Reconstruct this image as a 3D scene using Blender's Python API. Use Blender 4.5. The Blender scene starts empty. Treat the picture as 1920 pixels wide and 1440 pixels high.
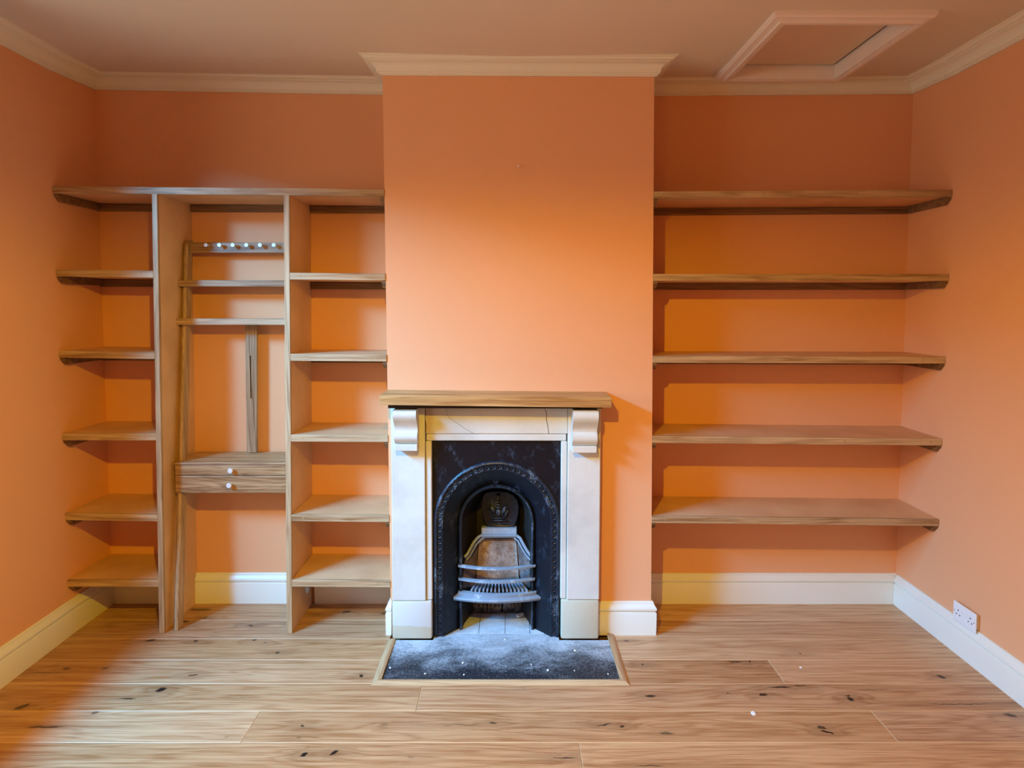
import bpy, bmesh, math, random
from mathutils import Vector, Matrix, noise
random.seed(7)
scn = bpy.context.scene
COL = scn.collection

# ------------------------------------------------------------------ camera
FPX, CY = 1250.0, 644.82
PITCH, YAW, ROLL = map(math.radians, (3.3585, 0.1634, 0.1052))
EYE = Vector((0, 0, 1.6))
fwd = Vector((math.sin(YAW)*math.cos(PITCH), math.cos(YAW)*math.cos(PITCH), -math.sin(PITCH)))
rt = Vector((math.cos(YAW), -math.sin(YAW), 0)); up = rt.cross(fwd)
rt, up = rt*math.cos(ROLL)+up*math.sin(ROLL), up*math.cos(ROLL)-rt*math.sin(ROLL)
cd = bpy.data.cameras.new('camera'); cam = bpy.data.objects.new('camera', cd); COL.objects.link(cam)
m = Matrix((rt, up, -fwd)).transposed().to_4x4(); m.translation = EYE
cam.matrix_world = m
cd.sensor_width = 36; cd.lens = FPX/1920*36; cd.shift_y = (CY-720)/1920
cd.clip_start = 0.05
scn.camera = cam

# ------------------------------------------------------------------ light and exposure
scn.view_settings.view_transform = 'Standard'; scn.view_settings.look = 'None'
scn.view_settings.gamma = 1; scn.view_settings.use_curve_mapping = False
scn.view_settings.exposure = -0.04
w = bpy.data.worlds.new('world'); scn.world = w; w.use_nodes = True
w.node_tree.nodes['Background'].inputs[0].default_value = (0.62, 0.78, 1.0, 1)
w.node_tree.nodes['Background'].inputs[1].default_value = 0.05

def lamp(name, kind, loc, energy, color, **k):
    d = bpy.data.lights.new(name, kind); d.energy = energy; d.color = color
    for a, b in k.items(): setattr(d, a, b)
    o = bpy.data.objects.new(name, d); COL.objects.link(o); o.location = loc
    return o
WARM = (1.0, 0.60, 0.002)
COOL = (0.09, 0.475, 1.0)
LAMP = Vector((-0.27, 0.80, 2.28))
# pendant bulb over the middle of the room: bare lower half, shaded upper half
lamp('pendant_bulb', 'SPOT', LAMP, 90, WARM, spot_size=math.radians(180), spot_blend=0.25, shadow_soft_size=0.02)
lamp('pendant_shade_light', 'SPOT', LAMP, 120, WARM, spot_size=math.radians(180), spot_blend=1.0, shadow_soft_size=0.02)
lamp('pendant_shade_glow', 'POINT', LAMP, 7, (1.0, 0.5, 0.02), shadow_soft_size=0.03)
# daylight through the window in the left wall: bright sky high up, pale street below it
def window_light(name, loc, sx, sy, e_, col, aim):
    loc = Vector(loc)
    o = lamp(name, 'AREA', loc, e_, col, shape='RECTANGLE', size=sx, size_y=sy)
    o.rotation_euler = (Vector(aim)-loc).to_track_quat('-Z', 'Y').to_euler()
window_light('window_sky_light', (-3.45, 0.30, 3.05), 0.42, 0.62, 85, COOL, (-0.1, 3.2, 0.9))
window_light('window_sky_light', (-3.45, 0.80, 3.05), 2.2, 0.62, 600, COOL, (0, 1.3, 1.2))
window_light('window_street_light', (-3.45, 0.80, 1.80), 2.4, 0.90, 45, (1.0, 0.95, 0.8), (0, 0.6, 1.6))

# ------------------------------------------------------------------ geometry helpers
def ray(px, py):
    return fwd+rt*((px-960)/FPX)-up*((py-CY)/FPX)
def P(px, py, Y):                       # point of the plane Y=const seen at a place of the photograph
    d = ray(px, py); return EYE+d*(Y/d.y)
def G(px, py, Z=0.0):                   # point of the plane Z=const
    d = ray(px, py); return EYE+d*((Z-EYE.z)/d.z)
def X(px, Y, py=700): return P(px, py, Y).x
def Zp(py, Y, px=960): return P(px, py, Y).z

def hexa(bm, c, bevel=0):               # c: 8 corners, bottom ring 0-3, top ring 4-7 (counter-clockwise from above)
    v = [bm.verts.new(p) for p in c]
    fs = [bm.faces.new([v[i] for i in f]) for f in ((3,2,1,0),(4,5,6,7),(0,1,5,4),(1,2,6,5),(2,3,7,6),(3,0,4,7))]
    if bevel:
        es = list({e for f in fs for e in f.edges})
        bmesh.ops.bevel(bm, geom=es, offset=bevel, segments=2, profile=0.5, affect='EDGES')
def box(bm, x0, x1, y0, y1, z0, z1, bevel=0):
    hexa(bm, [(x0,y0,z0),(x1,y0,z0),(x1,y1,z0),(x0,y1,z0),(x0,y0,z1),(x1,y0,z1),(x1,y1,z1),(x0,y1,z1)], bevel)
def prism(bm, prof, a, b, closed=True): # prof: list of 3D-offset functions; sweeps polygon a->b (lists of points)
    va = [bm.verts.new(p) for p in a]; vb = [bm.verts.new(p) for p in b]; n = len(va)
    for i in range(n if closed else n-1):
        j = (i+1) % n; bm.faces.new((va[i], va[j], vb[j], vb[i]))
    if closed:
        bm.faces.new(va[::-1]); bm.faces.new(vb)
def loft(bm, rings, closed=True, caps=True):
    vs = [[bm.verts.new(p) for p in r] for r in rings]; n = len(vs[0])
    for a, b in zip(vs[:-1], vs[1:]):
        for i in range(n if closed else n-1):
            j = (i+1) % n; bm.faces.new((a[i], a[j], b[j], b[i]))
    if caps and closed:
        bm.faces.new(vs[0][::-1]); bm.faces.new(vs[-1])
def tube(bm, pts, r, n=8, flat=1.0):
    pts = [Vector(p) for p in pts]; rings = []
    for i, p in enumerate(pts):
        t = (pts[min(i+1, len(pts)-1)]-pts[max(i-1, 0)]).normalized()
        a = t.cross(Vector((0, 1, 0)));
        if a.length < 1e-3: a = t.cross(Vector((1, 0, 0)))
        a.normalize(); b = t.cross(a)
        rr = r[i] if isinstance(r, (list, tuple)) else r
        rings.append([p+a*math.cos(2*math.pi*k/n)*rr+b*math.sin(2*math.pi*k/n)*rr*flat for k in range(n)])
    loft(bm, rings)
def disc(bm, c, axis, r, l, n=20, bevel=0):   # cylinder from c along axis
    axis = Vector(axis).normalized(); a = axis.orthogonal().normalized(); b = axis.cross(a); c = Vector(c)
    prof = [(r-bevel, 0), (r, bevel), (r, l-bevel), (r-bevel, l)] if bevel else [(r, 0), (r, l)]
    loft(bm, [[c+axis*h+(a*math.cos(2*math.pi*k/n)+b*math.sin(2*math.pi*k/n))*q for k in range(n)] for q, h in prof])
def torus(bm, c, R, r, M=10, N=6, sy=1.0, nrm=None):
    vs = []
    for i in range(M):
        t = 2*math.pi*i/M; row = []
        for j in range(N):
            u = 2*math.pi*j/N; q = R+r*math.cos(u)
            row.append(bm.verts.new(Vector(c)+Vector((q*math.cos(t), -r*math.sin(u)*sy, q*math.sin(t)))))
        vs.append(row)
    for i in range(M):
        for j in range(N):
            bm.faces.new((vs[i][j], vs[(i+1)%M][j], vs[(i+1)%M][(j+1)%N], vs[i][(j+1)%N]))
def blob(bm, c, s, seg=10, rot=None):
    mt = Matrix.Translation(Vector(c))
    if rot: mt = mt @ Matrix.Rotation(rot, 4, 'Y')
    bmesh.ops.create_uvsphere(bm, u_segments=seg, v_segments=max(5, seg//2+1), radius=1, matrix=mt @ Matrix.Diagonal((*s, 1)))

def new(name, bm, mat, parent=None, smooth=None, **props):
    bmesh.ops.recalc_face_normals(bm, faces=bm.faces[:])
    me = bpy.data.meshes.new(name)
    if parent is not None:
        org = parent['_o'] if '_o' in parent.keys() else (0, 0, 0)
        org = Vector(org)
    else:
        xs = [v.co for v in bm.verts]
        org = Vector(((min(v.x for v in xs)+max(v.x for v in xs))/2, (min(v.y for v in xs)+max(v.y for v in xs))/2, min(v.z for v in xs)))
    bmesh.ops.translate(bm, verts=bm.verts[:], vec=-org)
    bm.to_mesh(me); bm.free()
    o = bpy.data.objects.new(name, me); COL.objects.link(o)
    for mm in (mat if isinstance(mat, (list, tuple)) else [mat]): me.materials.append(mm)
    if smooth:
        for p in me.polygons: p.use_smooth = True
        try: me.set_sharp_from_angle(angle=math.radians(smooth))
        except Exception: pass
    if parent is not None: o.parent = parent
    else: o.location = org
    o['_o'] = tuple(org)
    for k, v in props.items(): o[k] = v
    return o
def empty(name, loc, label, cat, group=None):
    o = bpy.data.objects.new(name, None); COL.objects.link(o); o.location = loc; o['_o'] = tuple(loc)
    o.empty_display_size = 0.1
    o['label'] = label; o['category'] = cat
    if group: o['group'] = group
    return o
def tag(o, label, cat, group=None):
    o['label'] = label; o['category'] = cat
    if group: o['group'] = group
    return o
BM = bmesh.new

# ------------------------------------------------------------------ materials
def s2l(c): return tuple(((x/255)/12.92 if x/255 <= 0.04045 else ((x/255+0.055)/1.055)**2.4) for x in c)
class N:
    def __init__(s, name):
        s.m = bpy.data.materials.new(name); s.m.use_nodes = True; s.t = s.m.node_tree
        s.b = s.t.nodes['Principled BSDF']
    def n(s, typ, **k):
        x = s.t.nodes.new(typ)
        for a, b in k.items():
            if a.startswith('i_'):
                x.inputs[int(a[2:])].default_value = b
            else: setattr(x, a, b)
        return x
    def l(s, a, b): s.t.links.new(a, b)
    def math(s, op, a, b=None, c=None):
        x = s.n('ShaderNodeMath', operation=op)
        for i, q in enumerate((a, b, c)):
            if q is None: continue
            if isinstance(q, (int, float)): x.inputs[i].default_value = q
            else: s.l(q, x.inputs[i])
        return x.outputs[0]
    def mix(s, f, a, b, mode='MIX'):
        x = s.n('ShaderNodeMix', data_type='RGBA', blend_type=mode)
        for i, q in ((0, f), (6, a), (7, b)):
            if isinstance(q, (int, float)): x.inputs[i].default_value = q
            elif isinstance(q, tuple): x.inputs[i].default_value = (*q[:3], 1)
            else: s.l(q, x.inputs[i])
        return x.outputs[2]
    def pos(s, scale=(1, 1, 1), off=(0, 0, 0)):
        g = s.n('ShaderNodeNewGeometry'); mp = s.n('ShaderNodeMapping')
        mp.inputs['Scale'].default_value = scale; mp.inputs['Location'].default_value = off
        s.l(g.outputs['Position'], mp.inputs['Vector']); return mp.outputs[0]
    def noise(s, vec, scale, detail=2, rough=0.5, dist=0):
        x = s.n('ShaderNodeTexNoise'); s.l(vec, x.inputs['Vector'])
        x.inputs['Scale'].default_value = scale; x.inputs['Detail'].default_value = detail
        x.inputs['Roughness'].default_value = rough; x.inputs['Distortion'].default_value = dist
        return x.outputs[0]
    def ramp(s, f, stops):
        x = s.n('ShaderNodeValToRGB'); s.l(f, x.inputs[0]); e = x.color_ramp.elements
        while len(e) < len(stops): e.new(0.5)
        for q, (p, c) in zip(e, stops):
            q.position = p; q.color = (*c, 1) if len(c) == 3 else c
        return x.outputs[0]
    def rng(s, f, a, b, c=0.0, d=1.0, smooth=True):
        x = s.n('ShaderNodeMapRange', interpolation_type='SMOOTHSTEP' if smooth else 'LINEAR'); s.l(f, x.inputs[0])
        for i, q in enumerate((a, b, c, d)): x.inputs[i+1].default_value = q
        return x.outputs[0]
    def bump(s, h, strength=0.3, dist=0.002):
        x = s.n('ShaderNodeBump'); x.inputs['Strength'].default_value = strength; x.inputs['Distance'].default_value = dist
        s.l(h, x.inputs['Height']); s.l(x.outputs[0], s.b.inputs['Normal'])
    def out(s, col=None, rough=0.6, spec=0.4, metal=0.0):
        if col is not None:
            if isinstance(col, tuple): s.b.inputs['Base Color'].default_value = (*col[:3], 1)
            else: s.l(col, s.b.inputs['Base Color'])
        if isinstance(rough, (int, float)): s.b.inputs['Roughness'].default_value = rough
        else: s.l(rough, s.b.inputs['Roughness'])
        s.b.inputs['Specular IOR Level'].default_value = spec; s.b.inputs['Metallic'].default_value = metal
        return s.m

def paint(name, rgb, var=0.05, bump=0.25, rough=0.65, spec=0.25, scuff=0):
    k = N(name); v = k.pos(); c = s2l(rgb)
    big = k.noise(v, 1.3, 3); fine = k.noise(v, 260, 3, 0.7)
    f = k.math('MULTIPLY_ADD', fine, 0.5, k.math('MULTIPLY', big, 0.5))
    col = k.mix(k.rng(f, 0.35, 0.65), tuple(x*(1-var) for x in c), tuple(min(1, x*(1+var)) for x in c))
    if scuff:
        sc = k.rng(k.noise(k.pos((6, 6, 9)), 1.0, 6, 0.75, 0.6), 0.66, 0.74)
        col = k.mix(k.math('MULTIPLY', sc, scuff), col, tuple(x*0.55 for x in c))
    roll = k.noise(v, 190, 2, 0.6)
    k.bump(roll, bump, 0.0012)
    return k.out(col, rough, spec)

def oak(name, light, dark, axis='X', freq=1.0, contrast=1.0, knots=(), off=(0, 0, 0), rough=0.5, bandw=1.0, specks=True):
    """oak with long fibres along one axis; knots: (x, y, rx, ry, strength, ang) in world metres on the floor"""
    k = N(name)
    st = {'X': (0.9, 1, 1), 'Y': (1, 0.9, 1), 'Z': (1, 1, 0.9)}[axis]
    ax = 'XYZ'.index(axis)
    sc_long = [7.0*bandw]*3; sc_long[ax] = 0.55*bandw
    sc_fib = [210.0]*3; sc_fib[ax] = 5.0
    sc_mid = [45.0]*3; sc_mid[ax] = 1.6
    L = k.noise(k.pos(tuple(sc_long), off), 1.0, 4, 0.5, 0.35)
    L = k.math('MULTIPLY', L, 13.0*freq)
    kn_mask = None
    if knots:
        g = k.n('ShaderNodeNewGeometry')
        wob = k.n('ShaderNodeTexNoise'); k.l(g.outputs['Position'], wob.inputs['Vector']); wob.inputs['Scale'].default_value = 38; wob.inputs['Detail'].default_value = 3
        wv = k.n('ShaderNodeVectorMath', operation='MULTIPLY_ADD'); k.l(wob.outputs['Color'], wv.inputs[0])
        wv.inputs[1].default_value = (0.026, 0.02, 0); wv.inputs[2].default_value = (-0.013, -0.010, 0)
        pv = k.n('ShaderNodeVectorMath', operation='ADD'); k.l(g.outputs['Position'], pv.inputs[0]); k.l(wv.outputs[0], pv.inputs[1])
        for (x, y, rx, ry, s, ang) in knots:
            mp = k.n('ShaderNodeMapping', vector_type='TEXTURE')
            k.l(pv.outputs[0], mp.inputs['Vector'])
            mp.inputs['Location'].default_value = (x, y, 0); mp.inputs['Rotation'].default_value = (0, 0, ang)
            mp.inputs['Scale'].default_value = (rx, ry, 1e6)
            ln = k.n('ShaderNodeVectorMath', operation='LENGTH'); k.l(mp.outputs[0], ln.inputs[0])
            core = k.math('MULTIPLY', k.rng(ln.outputs['Value'], 0.6, 1.25, 1, 0), s)
            mp2 = k.n('ShaderNodeMapping', vector_type='TEXTURE'); k.l(pv.outputs[0], mp2.inputs['Vector'])
            mp2.inputs['Location'].default_value = (x, y, 0)
            mp2.inputs['Scale'].default_value = (max(rx, 0.02)*4.5, 0.022+ry*1.6, 1e6)
            l2 = k.n('ShaderNodeVectorMath', operation='LENGTH'); k.l(mp2.outputs[0], l2.inputs[0])
            halo = k.rng(l2.outputs['Value'], 0.0, 1.6, 1, 0)
            L = k.math('MULTIPLY_ADD', halo, 1.3*min(1, s), L)
            kn_mask = core if kn_mask is None else k.math('MAXIMUM', kn_mask, core)
            h = k.math('MULTIPLY', halo, 0.38*s)
            kh = h if knots[0] == (x, y, rx, ry, s, ang) else k.math('MAXIMUM', kh, h)
    wav = k.math('SINE', k.math('MULTIPLY', L, 6.283))
    wav = k.math('POWER', k.math('MULTIPLY_ADD', wav, 0.5, 0.5), 2.2)
    mid = k.noise(k.pos(tuple(sc_mid), off), 1.0, 3, 0.6)
    fib = k.noise(k.pos(tuple(sc_fib), off), 1.0, 2, 0.6)
    big = k.noise(k.pos(tuple(x*0.25 for x in sc_long), off), 1.0, 2)
    a = k.math('MULTIPLY', k.math('SUBTRACT', 1.0, wav), 0.0)
    t = k.math('MULTIPLY_ADD', wav, 0.27*contrast, k.math('MULTIPLY', k.rng(mid, 0.3, 0.75), 0.42*contrast))
    t = k.math('ADD', t, k.math('MULTIPLY', k.rng(fib, 0.40, 0.75), 0.42*contrast))
    t = k.math('ADD', t, k.math('MULTIPLY', k.rng(big, 0.3, 0.7), 0.30*contrast))
    t = k.math('MULTIPLY', t, 0.9)
    lo, hi = s2l(light), s2l(dark)
    col = k.mix(t, lo, hi)
    if kn_mask is not None:
        col = k.mix(kh, col, s2l((96, 56, 26)))
        col = k.mix(k.math('MINIMUM', kn_mask, 1.0), col, (0.012, 0.009, 0.008))
    k.bump(k.math('ADD', fib, k.math('MULTIPLY', wav, 0.5)), 0.18, 0.0008)
    return k.out(col, rough, 0.35)

OAKL, OAKD = (222, 190, 146), (150, 106, 62)
M = {}
M['wall'] = paint('terracotta_peach_wall_paint', (237, 176, 132), 0.02, 0.35, 0.75, 0.15, scuff=0.10)
M['ceiling'] = paint('ceiling_emulsion', (228, 216, 200), 0.03, 0.15, 0.85, 0.1)
M['cornice'] = paint('cornice_paint', (238, 232, 214), 0.02, 0.08, 0.6, 0.25)
M['skirting'] = paint('cream_skirting_gloss', (238, 238, 228), 0.015, 0.05, 0.32, 0.45)
M['hatch'] = paint('hatch_gloss', (240, 228, 220), 0.02, 0.08, 0.4, 0.4)
M['hatch_panel'] = paint('hatch_panel_paint', (228, 204, 178), 0.02, 0.08, 0.7, 0.2)
M['edge'] = oak('oak_edging', (216, 186, 146), (142, 104, 66), 'X', 0.9, 1.0, off=(3, 1, 2))
M['edge_z'] = oak('oak_edging_upright', (212, 182, 142), (142, 104, 66), 'Z', 0.9, 1.0, off=(1, 4, 2))
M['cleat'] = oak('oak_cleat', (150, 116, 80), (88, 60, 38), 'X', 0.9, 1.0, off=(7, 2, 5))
M['mantel'] = oak('mantel_oak', (226, 186, 126), (158, 110, 60), 'X', 0.55, 1.15, off=(2, 6, 1), bandw=0.9)
M['ladder'] = oak('ladder_oak', (206, 172, 132), (128, 92, 60), 'Z', 0.8, 1.1, off=(9, 3, 1))
M['ladder_x'] = oak('ladder_oak_cross', (206, 172, 136), (128, 92, 62), 'X', 0.8, 1.1, off=(4, 3, 6))
M['desk'] = oak('desk_oak', (212, 172, 126), (136, 94, 58), 'X', 1.1, 1.2, off=(5, 8, 3), bandw=1.6)
M['hearth_trim'] = oak('hearth_border_oak', (214, 180, 136), (158, 116, 76), 'X', 0.6, 1.1, off=(5, 1, 3), bandw=2)
M['hearth_trim_y'] = oak('hearth_border_oak_side', (214, 180, 136), (158, 116, 76), 'Y', 0.6, 1.1, off=(8, 1, 3), bandw=2)

k = N('shelf_board_veneer'); v = k.pos()
f = k.math('MULTIPLY_ADD', k.noise(v, 420, 3, 0.7), 0.6, k.math('MULTIPLY', k.noise(v, 5, 3), 0.4))
M['board'] = k.out(k.mix(k.rng(f, 0.35, 0.68), s2l((206, 160, 116)), s2l((232, 190, 146))), 0.5, 0.3)

k = N('painted_fireplace_stone'); v = k.pos()
c = k.mix(k.rng(k.noise(v, 3.0, 4, 0.6), 0.35, 0.7), s2l((220, 219, 212)), s2l((202, 200, 193)))
stain = k.rng(k.noise(k.pos((9, 9, 5)), 1.2, 5, 0.7), 0.60, 0.78)
c = k.mix(k.math('MULTIPLY', stain, 0.28), c, s2l((196, 176, 140)))
spk = k.rng(k.noise(v, 95, 4, 0.8), 0.70, 0.78)
c = k.mix(k.math('MULTIPLY', spk, 0.5), c, s2l((120, 108, 92)))
strk = k.rng(k.noise(k.pos((70, 70, 5)), 1.0, 4, 0.7), 0.66, 0.76)
c = k.mix(k.math('MULTIPLY', strk, 0.3), c, s2l((150, 138, 118)))
k.bump(k.noise(v, 45, 5, 0.65), 0.45, 0.003); M['stone'] = k.out(c, 0.55, 0.35)
# frieze stone; warm patch where the corbel blocks daylight is painted into the colour
k = N('shadow_painted_frieze_stone'); v = k.pos(); g = k.n('ShaderNodeNewGeometry')
c0 = k.mix(k.rng(k.noise(v, 3.0, 4, 0.6), 0.35, 0.7), s2l((220, 219, 212)), s2l((202, 200, 193)))
mp = k.n('ShaderNodeMapping', vector_type='TEXTURE'); k.l(g.outputs['Position'], mp.inputs['Vector'])
q = P(799, 790, 3.09); mp.inputs['Location'].default_value = (q.x, 0, q.z); mp.inputs['Scale'].default_value = (0.030, 1e6, 0.12)
ln = k.n('ShaderNodeVectorMath', operation='LENGTH'); k.l(mp.outputs[0], ln.inputs[0])
f = k.math('ADD', ln.outputs['Value'], k.math('MULTIPLY', k.noise(v, 30, 4), 0.8))
c = k.mix(k.math('MULTIPLY', k.rng(f, 0.9, 1.9, 1, 0), 0.45), c0, s2l((176, 132, 70)))
spk = k.rng(k.noise(v, 95, 4, 0.8), 0.70, 0.78)
c = k.mix(k.math('MULTIPLY', spk, 0.4), c, s2l((120, 108, 92)))
k.bump(k.noise(v, 45, 5, 0.65), 0.45, 0.003); M['frieze'] = k.out(c, 0.55, 0.35)
M['plinth_grey'] = paint('plinth_bare_stone', (206, 200, 178), 0.05, 0.7, 0.8, 0.2)
k = N('plinth_part_painted'); v = k.pos(); g = k.n('ShaderNodeNewGeometry'); sp = k.n('ShaderNodeSeparateXYZ'); k.l(g.outputs['Position'], sp.inputs[0])
zz = k.math('MULTIPLY_ADD', k.noise(v, 18, 3), 0.02, k.math('MULTIPLY_ADD', sp.outputs[0], 0.06, sp.outputs[2]))
c = k.mix(k.rng(zz, 0.050, 0.054), s2l((204, 196, 172)), s2l((212, 212, 208)))
k.bump(k.noise(v, 60, 5, 0.65), 0.3, 0.002); M['plinth_two'] = k.out(c, 0.6, 0.3)
M['crack'] = paint('dark_crack_and_gap', (58, 50, 44), 0.1, 0.1, 0.9, 0.1)

def iron(name, base, dusty, amt=0.5, rough=0.42, metal=0.0):
    k = N(name); v = k.pos()
    d = k.rng(k.noise(k.pos((1, 1, 0.6)), 16, 6, 0.75), 0.52, 0.72)
    scr = k.rng(k.noise(k.pos((55, 55, 14)), 1.0, 5, 0.8, 1.5), 0.68, 0.76)
    f = k.math('MAXIMUM', k.math('MULTIPLY', d, amt), k.math('MULTIPLY', scr, min(1, amt*1.4)))
    c = k.mix(f, s2l(base), s2l(dusty))
    k.bump(k.noise(v, 120, 4, 0.7), 0.35, 0.0015)
    return k.out(c, k.rng(f, 0, 1, rough, 0.85, False), 0.35, metal)
M['iron'] = iron('black_cast_iron', (10, 14, 24), (96, 118, 146), 0.30, 0.40)
M['iron_relief'] = iron('black_cast_iron_relief', (34, 42, 56), (160, 178, 200), 0.5, 0.28)  # lighter bluish base, highlights on raised iron put partly into the colour
M['iron_dusty'] = iron('dusty_cast_iron', (138, 152, 168), (208, 216, 224), 0.9, 0.5)
M['iron_in'] = iron('sooty_cast_iron', (30, 27, 25), (92, 92, 92), 0.35, 0.7)

def rough_brick(name, a, b, sc=40):
    k = N(name); v = k.pos()
    n1 = k.noise(v, sc, 6, 0.75); n2 = k.noise(v, sc*0.25, 3)
    c = k.mix(k.rng(n1, 0.35, 0.7), s2l(a), s2l(b)); c = k.mix(k.math('MULTIPLY', k.rng(n2, 0.45, 0.7), 0.5), c, s2l((60, 50, 44)))
    k.bump(n1, 1.0, 0.006); return k.out(c, 0.9, 0.15)
M['firebrick'] = rough_brick('fireclay_back', (140, 116, 100), (196, 182, 172))
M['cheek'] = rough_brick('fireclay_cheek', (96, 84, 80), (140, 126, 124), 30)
M['flue_brick'] = rough_brick('sooty_brick', (48, 42, 40), (112, 106, 104), 30)
M['ash_tile'] = rough_brick('ash_covered_tile', (186, 196, 206), (216, 222, 228), 14)

# hearth: black slab, pale ash dust towards the opening
k = N('hearth_slab_dusty'); v = k.pos(); g = k.n('ShaderNodeNewGeometry'); sp = k.n('ShaderNodeSeparateXYZ'); k.l(g.outputs['Position'], sp.inputs[0])
n1 = k.noise(k.pos((1.4, 2.2, 1)), 3.2, 7, 0.68, 0.5); n2 = k.noise(v, 90, 4, 0.8); n3 = k.noise(v, 230, 2, 0.7)
yy = k.rng(sp.outputs[1], 2.78, 3.16, 0, 0.62, False)
e = k.rng(sp.outputs[0], 0.30, 0.50, 0, 0.05, False)
f = k.math('ADD', k.math('ADD', k.math('MULTIPLY', n1, 1.15), yy), k.math('MULTIPLY', n2, 0.75))
f = k.rng(f, 0.95, 1.70)
c = k.mix(f, s2l((30, 34, 42)), s2l((196, 206, 216)))
c = k.mix(k.math('MULTIPLY', k.rng(n3, 0.62, 0.72), 0.75), c, s2l((205, 212, 220)))
k.bump(n2, 0.5, 0.002); M['hearth'] = k.out(c, 0.6, 0.4)

def plain(name, rgb, rough=0.5, metal=0.0, spec=0.4, var=0.04):
    k = N(name); n = k.noise(k.pos(), 60, 3)
    c = s2l(rgb); return k.out(k.mix(n, tuple(x*(1-var) for x in c), tuple(min(1, x*(1+var)) for x in c)), rough, spec, metal)
M['white'] = plain('white_plastic', (238, 240, 242), 0.3)
M['hole'] = plain('dark_slot', (22, 24, 26), 0.8, 0, 0.1)
M['flake'] = plain('white_paint_flake', (236, 236, 232), 0.7)
M['alu'] = plain('brushed_metal', (232, 234, 238), 0.38, 0.35, 0.6)
M['steel'] = plain('dull_steel', (150, 150, 150), 0.35, 0.8)
M['plug'] = plain('oak_plug', (176, 140, 100), 0.6)
M['arris_highlight'] = plain('plank_arris_highlight', (222, 184, 140), 0.45)  # lighter tone paints in the light caught by the plank bevels
M['peg'] = oak('peg_oak', (214, 180, 136), (150, 110, 70), 'Y')
M['black'] = plain('black_gap', (10, 9, 8), 0.9, 0, 0.1)
M['subfloor'] = plain('subfloor', (120, 92, 62), 0.9, 0, 0.1)

# ------------------------------------------------------------------ room shell
YA, YB, YF = 3.506, 3.165, 3.160       # alcove wall, chimney breast face, shelf fronts
CEIL = 2.80                              # tops of the walls, inside the ceiling
def ceil_z(x, y):                        # sagging old ceiling, lowest over the chimney breast
    ax = min(abs(x), 2.14)/2.14
    return 2.722+0.02*ax*(1.6 if x < 0 else 1.1)+max(0, y-3.163)*.045
REAR = -1.85
def xl(y):                             # slightly uneven old plaster walls, in plan
    pts = [(REAR, -2.135), (2.4, -2.135), (2.8, -2.139), (YB, -2.142), (YA, -2.137)]
    for (a, p), (b, q) in zip(pts[:-1], pts[1:]):
        if y <= b: return p+(q-p)*(y-a)/(b-a)
    return pts[-1][1]
def xr(y):
    pts = [(REAR, 2.068), (2.4, 2.068), (2.8, 2.073), (YB, 2.077), (YA, 2.079)]
    for (a, p), (b, q) in zip(pts[:-1], pts[1:]):
        if y <= b: return p+(q-p)*(y-a)/(b-a)
    return pts[-1][1]
def breast_l(z): return -0.578-0.0165*max(0, (z-0.2))/2.47
def breast_r(z): return 0.690-0.022*z/2.65

def struct(name, bm, mat, smooth=None):
    o = new(name, bm, mat, None, smooth); o['kind'] = 'structure'; return o

bm = BM(); box(bm, -2.30, 2.25, YA, YA+0.12, -0.02, CEIL+0.05); struct('wall_back', bm, M['wall'])
# chimney breast with the fire opening
bm = BM()
OX0, OX1, OZ = -0.375, 0.245, 0.945
def breast_piece(xa0, xa1, xb0, xb1, z0, z1):   # x at z0 / z1
    hexa(bm, [(xa0, YB, z0), (xa1, YB, z0), (xa1, YA-0.0005, z0), (xa0, YA-0.0005, z0), (xb0, YB, z1), (xb1, YB, z1), (xb1, YA-0.0005, z1), (xb0, YA-0.0005, z1)])
breast_piece(breast_l(0), OX0, breast_l(OZ), OX0, 0.0, OZ)
breast_piece(OX1, breast_r(0), OX1, breast_r(OZ), 0.0, OZ)
breast_piece(breast_l(OZ), breast_r(OZ), breast_l(CEIL), breast_r(CEIL), OZ, CEIL)
struct('wall_chimney_breast', bm, M['wall'])
# side walls (left has the window opening)
WY0, WY1, WZ0, WZ1 = 0.60, 2.46, 0.76, 2.54
def side_wall(name, fx, out, segs):
    bm = BM()
    for (y0, y1, z0, z1) in segs:
        ys = [y0]+[y for y in (2.4, 2.8, YB) if y0 < y < y1]+[y1]
        rings = [[(fx(y), y, z0), (fx(y)+out, y, z0), (fx(y)+out, y, z1), (fx(y), y, z1)] for y in ys]
        loft(bm, rings)
    struct(name, bm, M['wall'], 20)
side_wall('wall_left', xl, -0.14, [(REAR, WY0, 0, CEIL), (WY0, WY1, 0, WZ0), (WY0, WY1, WZ1, CEIL), (WY1, YA, 0, CEIL)])
side_wall('wall_right', xr, 0.14, [(REAR, YA, 0, CEIL)])
# rear wall; unseen window opening added behind the camera to let in fill light
bm = BM(); RX0, RX1, RZ0, RZ1 = -0.6, 1.2, 0.85, 2.2
for a in ((-2.3, RX0, 0, CEIL), (RX1, 2.25, 0, CEIL), (RX0, RX1, 0, RZ0), (RX0, RX1, RZ1, CEIL)):
    box(bm, a[0], a[1], REAR-0.14, REAR, a[2], a[3])
struct('wall_rear', bm, M['wall'])
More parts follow.
